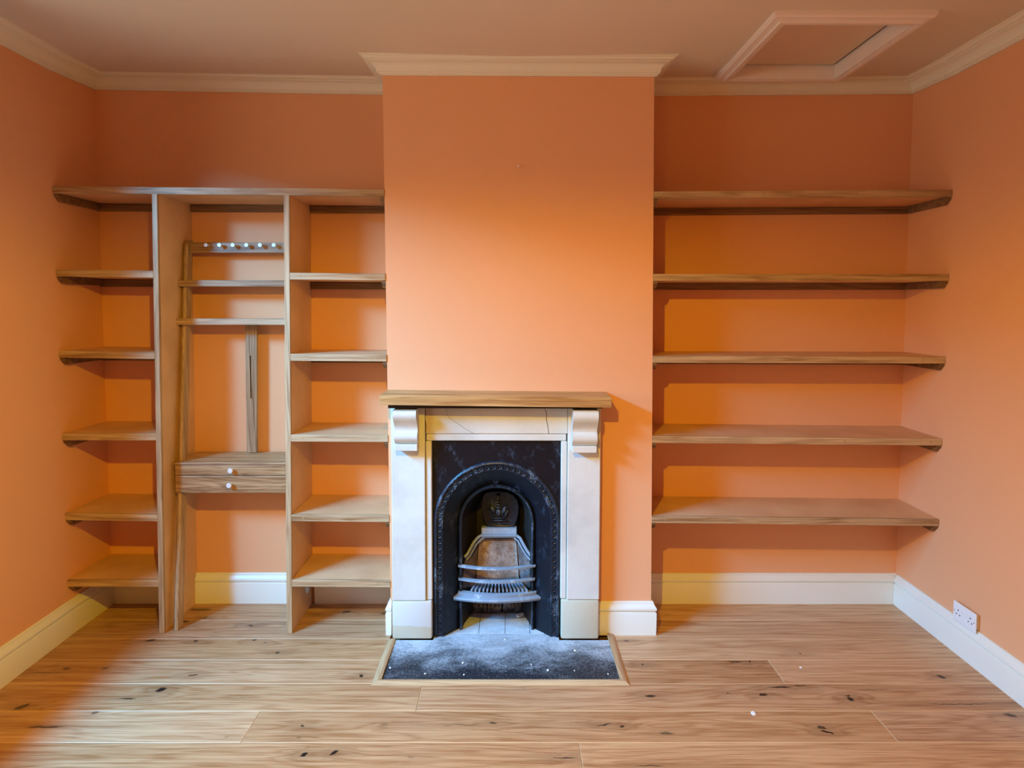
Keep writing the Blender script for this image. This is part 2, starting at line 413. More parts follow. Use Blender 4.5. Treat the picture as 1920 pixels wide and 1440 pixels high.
# window frames (out of view)
def win_frame(name, axis, a0, a1, z0, z1, c):
    bm = BM(); t = 0.05
    def bar(u0, u1, w0, w1):
        if axis == 'Y': box(bm, c-0.025, c+0.025, u0, u1, w0, w1)
        else: box(bm, u0, u1, c-0.025, c+0.025, w0, w1)
    bar(a0, a0+t, z0, z1); bar(a1-t, a1, z0, z1); bar(a0+t, a1-t, z0, z0+t); bar(a0+t, a1-t, z1-t, z1)
    struct(name, bm, M['skirting'])
win_frame('window_1', 'Y', WY0, WY1, WZ0, WZ1, -2.24)
win_frame('added_fill_window', 'X', RX0, RX1, RZ0, RZ1, REAR-0.10)

# ceiling with the hatch opening
HX0, HX1, HY0, HY1 = 1.070, 1.600, 2.69, 3.345     # clear opening
bm = BM()
gx = [-2.3, -2.14, -1.4, -0.66, 0, 0.7, HX0, HX1, 2.09, 2.25]; gy = [REAR-0.14, 0.5, 1.8, HY0, 3.0, 3.163, HY1, YA+.1]
for i in range(len(gx)-1):
    for j in range(len(gy)-1):
        x0, x1, y0, y1 = gx[i], gx[i+1], gy[j], gy[j+1]
        if x0 >= HX0-1e-6 and x1 <= HX1+1e-6 and y0 >= HY0-1e-6 and y1 <= HY1+1e-6: continue
        hexa(bm, [(x0, y0, ceil_z(x0, y0)), (x1, y0, ceil_z(x1, y0)), (x1, y1, ceil_z(x1, y1)), (x0, y1, ceil_z(x0, y1)), (x0, y0, 2.92), (x1, y0, 2.92), (x1, y1, 2.92), (x0, y1, 2.92)])
bmesh.ops.remove_doubles(bm, verts=bm.verts[:], dist=1e-5)
dead = {}
for f in bm.faces: dead.setdefault(tuple(sorted(v.index for v in f.verts)), []).append(f)
bm.verts.index_update(); dead = {}
for f in bm.faces: dead.setdefault(tuple(sorted(v.index for v in f.verts)), []).append(f)
bmesh.ops.delete(bm, geom=[f for L_ in dead.values() if len(L_) > 1 for f in L_], context='FACES_ONLY')
struct('ceiling', bm, M['ceiling'], 20)

# ---- skirting boards and cornices swept round the room
SK = [(0, 0), (.021, 0), (.022, .106), (.020, .112), (.015, .114), (.015, .117), (.021, .121), (.023, .128), (.021, .135), (.014, .144), (.011, .150), (.009, .153), (.009, .158), (.006, .162), (0, .163)]
CO = [(0, -.070), (.009, -.070), (.011, -.066), (.016, -.065), (.019, -.060), (.023, -.060), (.0245, -.049), (.030, -.037), (.040, -.028), (.052, -.0225), (.059, -.0215), (.059, -.017), (.066, -.0165), (.074, -.012), (.080, -.0055), (.086, -.0050), (.087, -.0015), (.093, -.0012), (.093, .003), (0, .003)]
def sweep(name, path, prof, z0, mat, side=1):
    """path: plan points; profile offset to the left of travel when side=1; mitred"""
    bm = BM(); rings = []
    for i, p in enumerate(path):
        p = Vector((p[0], p[1]))
        ds = []
        if i > 0: ds.append((p-Vector(path[i-1][:2])).normalized())
        if i < len(path)-1: ds.append((Vector(path[i+1][:2])-p).normalized())
        ns = [Vector((-d.y, d.x))*side for d in ds]
        if len(ns) == 2:
            b = (ns[0]+ns[1]); b = b/ (b.length**2/2) if b.length > 1e-6 else ns[0]
        else: b = ns[0]
        zz = p_z(path[i], z0)
        rings.append([(p.x+b.x*d, p.y+b.y*d, zz+h) for d, h in prof])
    loft(bm, rings)
    return struct(name, bm, mat, 35)
def p_z(p, z0): return z0 if len(p) == 2 else p[2]
e = 0.0005
sweep('baseboard_left', [(xl(REAR)+e, REAR+.01), (xl(2.4)+e, 2.4), (xl(2.8)+e, 2.8), (xl(YB)+e, YB), (xl(YA)+e, YA-.024)], SK, 0, M['skirting'], -1)
sweep('baseboard_right', [(xr(REAR)-e, REAR+.01), (xr(2.4)-e, 2.4), (xr(2.8)-e, 2.8), (xr(YB)-e, YB), (xr(YA)-e, YA-.024)], SK, 0, M['skirting'], 1)
sweep('baseboard_back', [(xl(YA)+.001, YA-e), (-1.745, YA-e)], SK, 0, M['skirting'], -1)
sweep('baseboard_back', [(-1.700, YA-e), (-1.078, YA-e)], SK, 0, M['skirting'], -1)
sweep('baseboard_back', [(-1.044, YA-e), (-0.612, YA-e)], SK, 0, M['skirting'], -1)
sweep('baseboard_back', [(0.716, YA-e), (xr(YA)-.001, YA-e)], SK, 0, M['skirting'], -1)
bl, br = breast_l(0.1)-e, breast_r(0.1)+e
sweep('baseboard_chimney', [(0.4265, YB-e), (br, YB-e), (br, YA-.002)], SK, 0.0, M['skirting'], -1)
sweep('baseboard_chimney', [(bl, YA-.002), (bl, YB-e), (bl+.006, YB-e)], SK, 0.0, M['skirting'], -1)
bl, br = breast_l(2.7)-e, breast_r(2.7)+e
path = [(xl(REAR)+e, REAR+.002), (xl(2.4)+e, 2.4), (xl(YB)+e, YB), (xl(YA)+e, YA-e), (bl, YA-e), (bl, YB-e), (br, YB-e), (br, YA-e), (xr(YA)-e, YA-e), (xr(YB)-e, YB), (xr(2.4)-e, 2.4), (xr(REAR)-e, REAR+.002)]
path = [(x_, y_, ceil_z(x_, y_)) for x_, y_ in path]
sweep('trim_1', path, CO, 0, M['cornice'], -1)

# ------------------------------------------------------------------ floor: base + planks
bm = BM(); box(bm, -2.30, 2.25, REAR-.14, YA+.1, -0.12, -0.018); fl = struct('floor', bm, M['subfloor'])
ROW0, RW = 3.299, 0.1895
def gp(px, py): q = G(px, py); return q.x, q.y
knots_px = [  # px, py, half-width px, half-height px, strength, angle
    (302, 1293, 8, 6, 1.0, -0.5), (42, 1325, 14, 4, 0.8, 0.5), (85, 1363, 38, 2.2, 0.75, 0.03), (240, 1310, 17, 1.3, 0.9, 0), (362, 1266, 8, 2, .8, 0.1),
    (677, 1267, 4.5, 3.5, .95, 0.3), (197, 1253, 7, 2.5, .6, 0), (125, 1254, 8, 3, .6, 0), (90, 1261, 32, 1.1, .6, 0), (520, 1224, 4, 2.2, .9, 0.2), (478, 1200, 4, 2, .8, .4),
    (367, 1202, 4, 2.2, .85, .8), (282, 1201, 9, 2.6, .8, .2), (177, 1337, 6, 3, .6, .2), (570, 1415, 7, 4, 1.0, .6), (625, 1412, 9, 4, 1.0, .6), (567, 1361, 5, 2.5, .8, .2),
    (720, 1358, 8, 3, .35, 0), (925, 1356, 7, 2, .7, 0), (860, 1359, 45, 1.0, .5, 0), (1220, 1305, 11, 3, .95, 0), (1432, 1303, 8, 2.6, .95, 0.1), (1595, 1311, 8, 4.5, .95, -0.6), (1589, 1305, 5, 2, .8, .2),
    (1765, 1269, 8, 3.2, .9, -.7), (1895, 1341, 11, 4, .8, -.4), (1132, 1359, 18, 1.3, .95, .15), (1167, 1362, 5, 2.5, .9, 0), (1250, 1375, 14, 3.5, .6, -.05), (1540, 1364, 9, 2.4, .8, -.1),
    (1552, 1373, 12, 2.2, 1.0, -.35), (1463, 1289, 22, 1.6, .95, 0), (1500, 1286, 12, 1.0, .85, 0.05), (1060, 1421, 22, 1.2, .95, 0), (1380, 1241, 16, 1.6, .8, 0), (1405, 1240, 1.6, 3, 1.0, -.2), (1205, 1246, 2, 1.6, .9, 0),
    (1800, 1320, 60, .9, .8, 0), (1175, 1201, 6, 1.5, .8, 0), (1220, 1436, 30, 1.4, .8, 0), (650, 1147, 9, 1.9, 1.0, .1), (722, 1150, 9, 1.8, .75, 0), (600, 1152, 30, 1.2, .5, 0), (347, 1165, 9, 1.8, 1.0, 0), (385, 1158, 4, 1.4, .95, .6), (470, 1173, 6, 1.2, 1.0, -.25),
    (375, 1143, 22, 3.0, .7, 0), (1500, 1226, 3, 2, .6, 0), (980, 1290, 2, 1.2, .5, 0), (1365, 1300, 3, 1.6, .6, 0), (1640, 1293, 30, 1, .4, 0), (497, 1205, 4, 1.5, .6, 0), (560, 1383, 5, 2, .35, 0), (425, 1383, 4, 2, .3, 0), (770, 1420, 6, 2.4, .3, 0), (455, 1308, 3, 1.2, .4, 0)]
KN = []
for px, py, hw, hh, s, ang in knots_px:
    x, y = gp(px, py); sx = y/FPX; sy = abs(gp(px, py-1)[1]-gp(px, py+1)[1])/2
    KN.append((x, y, hw*sx, hh*sy*0.85, s, ang*1.6))
tones = [((220, 178, 134), (164, 112, 70)), ((226, 186, 142), (170, 118, 76)), ((212, 168, 122), (154, 102, 60)), ((220, 180, 140), (158, 110, 72))]
rows = {  # row index: joints (x values), tone choice per piece
    -1: ([], None), 0: ([], None), 1: ([], None), 2: ([G(1456, 1260).x], None), 3: ([G(785, 1310).x], None),
    4: ([G(469, 1364).x, G(1660, 1364).x], None), 5: ([G(1089, 1417).x], None)}
for r in range(-1, 13):
    y1 = ROW0-r*RW if r > -1 else YA; y0 = ROW0-(r+1)*RW if r > -1 else ROW0
    js = rows.get(r, ([random.uniform(-1.5, -0.3), random.uniform(0.2, 1.6)], None))[0]
    if r in (-1, 0, 1, 2): spans = [(-2.155, -0.575), (0.49, 2.09)]
    else: spans = [(-2.155, 2.09)]
    for a, b in spans:
        xs = [a]+[j for j in js if a+.1 < j < b-.1]+[b]
        for x0, x1 in zip(xs[:-1], xs[1:]):
            kn = [q for q in KN if x0-.02 < q[0] < x1+.02 and y0-.005 < q[1] < y1+.005]
            L, D = random.choice(tones)
            j = random.uniform(-5, 5)
            if r == 4 and x0 > -1 and x0 < 0.5: L, D = tones[2]
            mt = oak('oak_floor_plank', tuple(c+j for c in L), tuple(c+j for c in D), 'X', 1.2, 1.1, tuple(kn), (random.uniform(0, 20), random.uniform(0, 20), 0), 0.42, 0.85)
            bm = BM(); g_ = 0.0006
            hexa(bm, [(x0+g_, y0+g_, -.018), (x1-g_, y0+g_, -.018), (x1-g_, y1-g_, -.018), (x0+g_, y1-g_, -.018), (x0+g_, y0+g_, 0), (x1-g_, y0+g_, 0), (x1-g_, y1-g_, 0), (x0+g_, y1-g_, 0)])
            te = [e_ for e_ in bm.edges if all(abs(v.co.z) < 1e-6 for v in e_.verts)]
            bmesh.ops.bevel(bm, geom=te, offset=0.0013, segments=1, affect='EDGES')
            o_ = new('plank', bm, [mt, M['arris_highlight']], fl)
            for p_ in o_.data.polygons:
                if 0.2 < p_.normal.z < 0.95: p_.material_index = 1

# ------------------------------------------------------------------ ceiling hatch
def hatch():
    root = empty('ceiling_hatch', (1.34, 2.99, CEIL-.03), 'white framed loft hatch in the ceiling above the right alcove', 'hatch')
    t = ceil_z(1.34, 3.0)+.004; prof = [(0, 0), (0, -.036), (.016, -.038), (.020, -.030), (.034, -.026), (.042, -.026), (.050, -.018), (.054, 0)]   # outwards from opening
    C_ = [(HX0, HY0), (HX1, HY0), (HX1, HY1), (HX0, HY1)]
    out = [(-1, -1), (1, -1), (1, 1), (-1, 1)]
    for i in range(4):
        j = (i+1) % 4; bm = BM(); rings = []
        for c, o in ((C_[i], out[i]), (C_[j], out[j])):
            rings.append([(c[0]+o[0]*d*(0.8 if o[1] > 0 and False else 1), c[1]+o[1]*min(d, 0.054), t-0.0005+h) for d, h in prof])
        loft(bm, rings); new('architrave', bm, M['hatch'], root, 30)
    T = 0.012
    for (x0, x1, y0, y1) in ((HX0+e, HX0+T, HY0+T, HY1-T), (HX1-T, HX1-e, HY0+T, HY1-T), (HX0+e, HX1-e, HY0+e, HY0+T), (HX0+e, HX1-e, HY1-T, HY1-e)):
        bm = BM(); box(bm, x0, x1, y0, y1, t-.034, t+.075); new('lining', bm, M['hatch'], root)
    bm = BM(); box(bm, HX0+T+.002, HX1-T-.012, HY0+T+.002, HY1-T-.014, t+.034, t+.040); new('panel', bm, M['hatch_panel'], root)
    bm = BM(); box(bm, HX0+T+.0005, HX1-T-.0005, HY0+T+.0005, HY1-T-.0005, t+.0405, t+.05); new('backing', bm, M['black'], root)
hatch()

# ------------------------------------------------------------------ shelves
def slab(bm, A, B, yf, yb, th, xb0=None, xb1=None, bev=0.0):
    """shelf body whose front top edge runs A->B (x,z)"""
    (x0, z0), (x1, z1) = A, B; c0_ = x0 if xb0 is None else xb0; c1_ = x1 if xb1 is None else xb1
    hexa(bm, [(x0, yf, z0-th), (x1, yf, z1-th), (c1_, yb, z1-th), (c0_, yb, z0-th), (x0, yf, z0), (x1, yf, z1), (c1_, yb, z1), (c0_, yb, z0)], bev)
TH = 0.033
def wall_shelf(pl, pr, label):
    """right alcove shelf; pl, pr = photograph places of the front top corners"""
    a, b = P(*pl, YF), P(*pr, YF)
    x0 = breast_r(a.z)+.001; x1 = xr(YF)-.001; zb = lambda x: a.z+(b.z-a.z)*(x-x0)/(x1-x0)
    root = empty('wall_shelf', ((x0+x1)/2, (YF+YA)/2, a.z-TH), label, 'shelf', 'oak edged shelves in the right alcove')
    y1 = YF+.018
    bm = BM(); hexa(bm, [(x0, y1, zb(x0)-TH+.0015), (xr(y1)-.001, y1, zb(x1)-TH+.0015), (xr(YA)-.001, YA-.001, zb(x1)-TH+.0015), (x0, YA-.001, zb(x0)-TH+.0015),
                         (x0, y1, zb(x0)-.0008), (xr(y1)-.001, y1, zb(x1)-.0008), (xr(YA)-.001, YA-.001, zb(x1)-.0008), (x0, YA-.001, zb(x0)-.0008)]); new('board', bm, M['board'], root)
    bm = BM(); slab(bm, (x0, zb(x0)), (x1, zb(x1)), YF, y1-.0006, TH, bev=.0015); ed = new('edging', bm, M['edge'], root)
    for i in range(4):
        t = .05+.3*i+random.uniform(-.03, .03); x = x0+(x1-x0)*min(t, .96)
        bm = BM(); disc(bm, (x, YF+.003, zb(x)-TH*.5), (0, -1, 0), .0045, .0034, 12); new('plug', bm, M['plug'], ed)
    ch = .034
    bm = BM(); slab(bm, (x0+.021, zb(x0)-TH), (xr(YA)-.022, zb(x1)-TH), YA-.021, YA-.001, ch); new('cleat', bm, M['cleat'], root)
    for side in (0, 1):
        bm = BM()
        if side == 0: xa, xc, ya, yc = x0+.0005, x0+.020, YF+.022, YA-.001
        else: xa, xc = None, None
        ys, ye = YF+.008, YA-.001
        zt = zb(x0 if side == 0 else x1)-TH
        def sec(x_in, x_out, y, drop): return None
        if side == 0: f0, f1 = (lambda y: x0+.0005), (lambda y: x0+.020)
        else: f0, f1 = (lambda y: xr(y)-.021), (lambda y: xr(y)-.001)
        rings = [[(f0(y), y, zt-d), (f1(y), y, zt-d), (f1(y), y, zt), (f0(y), y, zt)] for y, d in ((ys, .010), (ys+.024, ch), (YA-.022, ch))]
        loft(bm, rings); new('side_cleat', bm, M['cleat'], root)
    return root
wall_shelf((1225, 358.8), (1788, 355.5), 'highest shelf of the right alcove, darkest, seen from below')
wall_shelf((1224, 513.7), (1779, 513.7), 'second highest shelf of the right alcove, seen almost edge-on')
wall_shelf((1223, 667.3), (1772, 668.8), 'middle of the five shelves in the right alcove')
wall_shelf((1223, 817.6), (1766, 823), 'second lowest shelf of the right alcove')
wall_shelf((1223, 968), (1760, 974), 'lowest shelf of the right alcove, above the socket and skirting')

# left alcove: one built-in unit
unit = empty('shelving_unit', (-1.37, 3.33, 0), 'built-in oak edged shelving filling the left alcove with two full-height uprights', 'shelving')
def upright(pt, pb, w_px):
    """pt, pb: (left px, y) of the front face at top and bottom"""
    a = P(pt[0], pt[1], YF); b = P(pb[0], pb[1], YF); wd = w_px*YF/FPX
    xt, xb = a.x, b.x; zt = a.z; s = (xt-xb)/(a.z-b.z)
    x0 = xb-s*b.z
    y1 = YF+.018
    bm = BM(); hexa(bm, [(x0, YF, .001), (x0+wd, YF, .001), (x0+wd, y1-.0006, .001), (x0, y1-.0006, .001), (xt, YF, zt), (xt+wd, YF, zt), (xt+wd, y1-.0006, zt), (xt, y1-.0006, zt)], .0012)
    up_ = BM(); hexa(up_, [(x0+.001, y1, .001), (x0+wd-.0015, y1, .001), (x0+wd-.0015, YA-.001, .001), (x0+.001, YA-.001, .001), (xt+.001, y1, zt), (xt+wd-.0015, y1, zt), (xt+wd-.0015, YA-.001, zt), (xt+.001, YA-.001, zt)])
    u = new('upright', up_, M['board'], unit); new('edging', bm, M['edge_z'], u)
    return (lambda z: x0+(xt-x0)*z/zt), (lambda z: x0+wd+(xt-x0)*z/zt)
top_l, top_r = P(99, 348.8, YF), P(722, 354.6, YF)
U1 = upright((284.5, 362.5), (298.5, 1187), 9.6)
U2 = upright((531.8, 366.0), (537.6, 1190), 10.2)
def unit_shelf(fx0, fx1, zl, zr, cleats=(1, 1), name='shelf', bx0=None, bx1=None):
    """fx: functions of y giving the end x; zl, zr: top heights"""
    x0, x1 = fx0(YF), fx1(YF); zb = lambda x: zl+(zr-zl)*(x-x0)/(x1-x0); y1 = YF+.018
    def ring(y, dz): return fx0(y), fx1(y)
    bm = BM()
    ys = [y1, YA-.001]
    hexa(bm, [(fx0(y1), y1, zl-TH+.0015), (fx1(y1), y1, zr-TH+.0015), (fx1(YA), YA-.001, zr-TH+.0015), (fx0(YA), YA-.001, zl-TH+.0015),
              (fx0(y1), y1, zl-.0008), (fx1(y1), y1, zr-.0008), (fx1(YA), YA-.001, zr-.0008), (fx0(YA), YA-.001, zl-.0008)])
    sh = new(name, bm, M['board'], unit)
    bm = BM(); slab(bm, (x0, zl), (x1, zr), YF, y1-.0006, TH, bev=.0015); new('edging', bm, M['edge'], sh)
    for t in ((.12, .88) if x1-x0 < 1 else (.03, .28, .52, .72, .93)):
        x = x0+(x1-x0)*t
        bm = BM(); disc(bm, (x, YF+.003, zb(x)-TH*.5), (0, -1, 0), .0045, .0034, 12); new('plug', bm, M['plug'], sh)
    return sh
def back_cleat(xa, xb, z, ch=.034):
    bm = BM(); box(bm, xa, xb, YA-.021, YA-.001, z-ch, z-.0003); new('cleat', bm, M['cleat'], unit)
def side_cleat(f0, f1, z, ch=.034, ys=YF+.008):
    bm = BM(); loft(bm, [[(f0(y), y, z-d), (f1(y), y, z-d), (f1(y), y, z), (f0(y), y, z)] for y, d in ((ys, .010), (ys+.026, ch), (YA-.022, ch))])
    new('side_cleat', bm, M['cleat'], unit)
WL = lambda y: xl(y)+.001
def BRL(z): return lambda y: breast_l(z)-.001
zt = lambda py, px=960: P(px, py, YF).z
# top board, over both uprights
unit_shelf(WL, BRL(2.1), top_l.z, top_r.z, name='top_board')
def lin(a, b, x): return a+(b-a)*(x-WL(YF))/(BRL(2.1)(YF)-WL(YF))
zc = lin(top_l.z, top_r.z, -1.9)-TH
back_cleat(WL(YA)+.001, U1[0](2.1)-.002, zc-.001)
side_cleat(lambda y: xl(y)+.001, lambda y: xl(y)+.021, top_l.z-TH-.0003)
back_cleat(U1[1](2.1)+.002, U2[0](2.1)-.002, lin(top_l.z, top_r.z, -1.4)-TH-.001)
back_cleat(U2[1](2.1)+.002, breast_l(2.1)-.022, lin(top_l.z, top_r.z, -.8)-TH-.001)
side_cleat(lambda y: breast_l(2.1)-.021, lambda y: breast_l(2.1)-.001, top_r.z-TH-.0003)
for (a, b) in ((504.8, 507.6), (657.8, 660.5), (813, 813), (962.8, 965), (1087.8, 1087.8)):
    z0, z1 = P(108, a, YF).z, P(290, b, YF).z; zm = (z0+z1)/2
    unit_shelf(WL, lambda y, z=zm: U1[0](z)-.0005, z0, z1)
    back_cleat(WL(YA)+.001, U1[0](zm)-.002, min(z0, z1)-TH)
    side_cleat(lambda y: xl(y)+.001, lambda y: xl(y)+.021, z0-TH-.0003)
for (a, b) in ((511, 512.8), (663.5, 665), (815, 816.5), (964.8, 966.5), (1087.5, 1089)):
    z0, z1 = P(545, a, YF).z, P(727, b, YF).z; zm = (z0+z1)/2
    unit_shelf(lambda y, z=zm: U2[1](z)+.0005, BRL(zm), z0, z1)
    if zm > .3:
        back_cleat(U2[1](zm)+.002, breast_l(zm)-.022, min(z0, z1)-TH)
        side_cleat(lambda y, z=zm: breast_l(z)-.021, lambda y, z=zm: breast_l(z)-.001, z1-TH-.0003)
for z in (zt(523.5, 722), zt(676.5, 727)):     # little cup hooks under the shelf ends beside the chimney breast
    bm = BM(); c = Vector((breast_l(z)-.010, YF+.012, z-.012))
    tube(bm, [c+Vector((0, 0, .012)), c+Vector((0, 0, .006))]+[c+Vector((-.008*math.sin(t), 0, -.002+.008*math.cos(t))) for t in [i*.45 for i in range(0, 11)]], .0016, 6)
    new('cup_hook', bm, M['steel'], unit, 60)
q = P(576, 1102, YF+.06)
bm = BM(); loft(bm, [[(q.x-w_, q.y-.002, q.z-h_), (q.x+w_, q.y-.002, q.z-h_), (q.x+w_, q.y+.002, q.z-h_), (q.x-w_, q.y+.002, q.z-h_)] for w_, h_ in ((.009, -.004), (.011, .008), (.007, .02), (.002, .027))])
new('metal_clip', bm, M['steel'], unit, 40)

# ------------------------------------------------------------------ ladder desk
desk = empty('ladder_desk', (-1.36, 3.33, 0), 'leaning oak ladder desk with two drawers and a coat peg rail, between the shelving uprights', 'desk')
RL0, RL1, RR0, RR1 = -1.650, -1.628, -1.0945, -1.0765
def ry(z): return 3.185+(3.392-3.185)*z/1.92       # front plane of the rails
def rail(x0, x1):
    D = .058; ztop = 1.925; bm = BM(); rings = []
    n = 10
    prof = [(0, .010), (.003, .003), (.010, 0), ((x1-x0)-.008, 0), ((x1-x0)-.001, .004), ((x1-x0), .012), ((x1-x0), D), (0, D)]
    zs = [0.001, .4, .9, 1.4, 1.8, 1.885, 1.91, 1.921, ztop]
    push = [0, 0, 0, 0, 0, .001, .006, .014, .026]
    for z, p_ in zip(zs, push):
        rings.append([(x0+dx, min(ry(z)+dy+(p_ if dy < .03 else 0), YA-.002), z) for dx, dy in prof])
    loft(bm, rings); return new('rail', bm, M['ladder'], desk, 50)
rail(RL0, RL1); rail(RR0, RR1)
# peg rail
z0, z1 = P(440, 474, 3.425).z, P(440, 454.5, 3.425).z
bm = BM(); hexa(bm, [(RL1, 3.418, z0), (RR0, 3.418, z0), (RR0, 3.440, z0), (RL1, 3.440, z0), (RL1, 3.424, z1), (RR0, 3.424, z1), (RR0, 3.446, z1), (RL1, 3.446, z1)], .002)
pr = new('peg_rail', bm, M['ladder_x'], desk)
for px in (385, 410.8, 436, 461.5, 487, 513):
    c = P(px, 459.3, 3.39)
    bm = BM(); disc(bm, c+Vector((0, .008, 0)), (0, 1, -.0), .006, 3.4225-c.y-.008, 10)
    disc(bm, c, (0, 1, 0), .0105, .009, 20, .0015)
    pg = new('peg', bm, [M['alu']], pr, 40)
# cross bars (narrow shelves)
for (ya, yb, dpt) in ((525.3, 537.3, .055), (597.3, 609.3, .060)):
    zc_ = P(440, (ya+yb)/2, 3.35).z; yf = ry(zc_)-.024
    za, zb_ = P(440, ya, yf).z, P(440, yb, yf).z
    bm = BM(); box(bm, -1.664, -1.0765, yf, yf+.022, zb_, za, .003); cb = new('cross_bar', bm, M['ladder_x'], desk)
    bm = BM(); box(bm, RL1+.001, RR0-.001, yf+.0225, YA-.006, zb_+.010, za-.003); new('ledge', bm, M['ladder_x'], cb)
# vertical slat with a cable slot
ys_ = 3.442
a, b = P(459.8, 606, ys_), P(481, 606, ys_); c, d = P(463, 848, ys_), P(481.5, 848, ys_)
sl = P(469.3, 667, ys_), P(470.6, 747, ys_)
bm = BM(); T = .016; sw = .0035
def sx(z, l): A_, B_ = (a, c) if l else (b, d); return A_.x+(B_.x-A_.x)*(z-A_.z)/(B_.z-A_.z)
def slx(z): return sl[0].x+(sl[1].x-sl[0].x)*(z-sl[0].z)/(sl[1].z-sl[0].z)
zt0, zt1, zs0, zs1 = c.z, a.z, sl[1].z, sl[0].z
def pc(l0, l1, za, zb_):
    hexa(bm, [(l0(za), ys_, za), (l1(za), ys_, za), (l1(za), ys_+T, za), (l0(za), ys_+T, za), (l0(zb_), ys_, zb_), (l1(zb_), ys_, zb_), (l1(zb_), ys_+T, zb_), (l0(zb_), ys_+T, zb_)])
pc(lambda z: sx(z, 1), lambda z: sx(z, 0), zt0, zs0); pc(lambda z: sx(z, 1), lambda z: sx(z, 0), zs1, zt1)
pc(lambda z: sx(z, 1), lambda z: slx(z)-sw, zs0, zs1); pc(lambda z: slx(z)+sw, lambda z: sx(z, 0), zs0, zs1)
st = new('cable_slat', bm, M['ladder'], desk)
bm = BM(); box(bm, slx(zs0)-.02, slx(zs0)+.02, ys_+T+.0005, ys_+T+.002, zs0-.01, zs1+.01); new('slot_backing', bm, M['black'], st)
# desk box with two drawers
YD = 3.248; YDB = 3.488
dx0, dx1 = P(327, 880, YD).x, P(536.6, 880, YD).x
zT = P(430, 866.8, YD).z; zA = P(430, 871.6, YD).z; zB = P(430, 891.6, YD).z; zC = P(430, 924.6, YD).z
bm = BM(); box(bm, dx0, dx1, YD-.004, YDB, zA+.0005, zT, .003); dt = new('desk_top', bm, M['desk'], desk)
bm = BM(); box(bm, dx0+.004, dx1-.004, YD+.021, YDB, zC+.002, zA); new('carcass', bm, M['desk'], desk)
for (z0, z1, pk) in ((zB+.0012, zA-.001, (431, 883.3)), (zC, zB-.0012, (428.6, 911))):
    bm = BM(); box(bm, dx0+.001, dx1-.001, YD, YD+.020, z0, z1, .004); dr = new('drawer', bm, M['desk'], desk)
    c = P(*pk, YD-.026)
    bm = BM(); disc(bm, c+Vector((0, .006, 0)), (0, 1, 0), .006, .0205, 10); disc(bm, c, (0, 1, 0), .0125, .012, 24, .002)
    new('knob', bm, M['alu'], dr, 40)

# ------------------------------------------------------------------ fireplace surround
YS = 3.098                               # face of the pilasters
sur = empty('fire_surround', (-.07, 3.12, 0), 'cream painted stone fire surround with two scrolled corbels below the oak mantel', 'surround')
xL0, xL1, xL2 = X(732, YS), X(796.3, YS), X(808, YS)
xR2, xR1, xR0 = X(1053.3, YS), X(1065, YS), X(1127.6, YS)
zPL = P(770, 1127, YS).z; zPR = P(1090, 1125, YS).z
zTop = P(1120, 765, 2.975).z-.010
zF0 = P(930, 813.3, YS+.012).z
zOp = P(930, 826, YS+.02).z
yb_ = YB-.0015
def rough_box(bm, x0, x1, y0, y1, z0, z1, bev=.004, amp=.0012):
    box(bm, x0, x1, y0, y1, z0, z1, bev)
# pilasters
for (x0, x1, z0) in ((xL0, xL1-.001, zPL), (xR1+.001, xR0, zPR)):
    bm = BM(); box(bm, x0, x1, YS, yb_, z0+.0008, zTop, .004); new('pilaster', bm, M['stone'], sur)
for (x0, x1, z1, mt, lab) in ((xL0-.0015, xL2-.001, zPL, M['plinth_two'], 'white plinth with a bare sandy band at its foot'), (X(1054.6, YS), X(1127, YS), zPR, M['plinth_grey'], 'unpainted sandy grey plinth')):
    bm = BM(); box(bm, x0, x1, YS-.004, yb_, .006, z1-.0008, .009)
    for v_ in bm.verts: v_.co.x += .0015*noise.noise(v_.co*9)
    p_ = new('plinth', bm, mt, sur, 40); p_['label'] = lab
# frieze
bm = BM(); box(bm, xL1, xR1, YS+.008, yb_, zF0+.0008, zTop, .003); fz = new('frieze', bm, M['frieze'], sur)
def crack(pts, r):
    bm = BM(); tube(bm, [P(px, py, YS+.0078) for px, py in pts], r, 6, .5); new('crack', bm, M['crack'], fz)
crack([(837, 764), (838, 778), (846, 786), (858, 794), (872, 804), (888, 813)], .0006)
crack([(1022, 767), (1025, 776), (1024.5, 787), (1027, 798), (1029, 813)], .0013)
crack([(796, 764), (798, 775), (796, 785), (799, 798), (798, 812)], .0016)
crack([(1066, 766), (1067, 780), (1066, 800), (1066.5, 813)], .0009)
# inner slips round the opening
bm = BM(); box(bm, X(797, YS)+.002, X(1064, YS)-.002, YS+.012, yb_, zOp, zF0-.0008, .005); new('slip', bm, M['stone'], sur)
for x0, x1, z0 in ((xL1+.0008, xL2, zPL), (xR2, xR1-.0008, zPR)):
    bm = BM(); box(bm, x0, x1, YS+.010, yb_, z0+.001, zOp-.001, .005); new('slip', bm, M['stone'], sur)
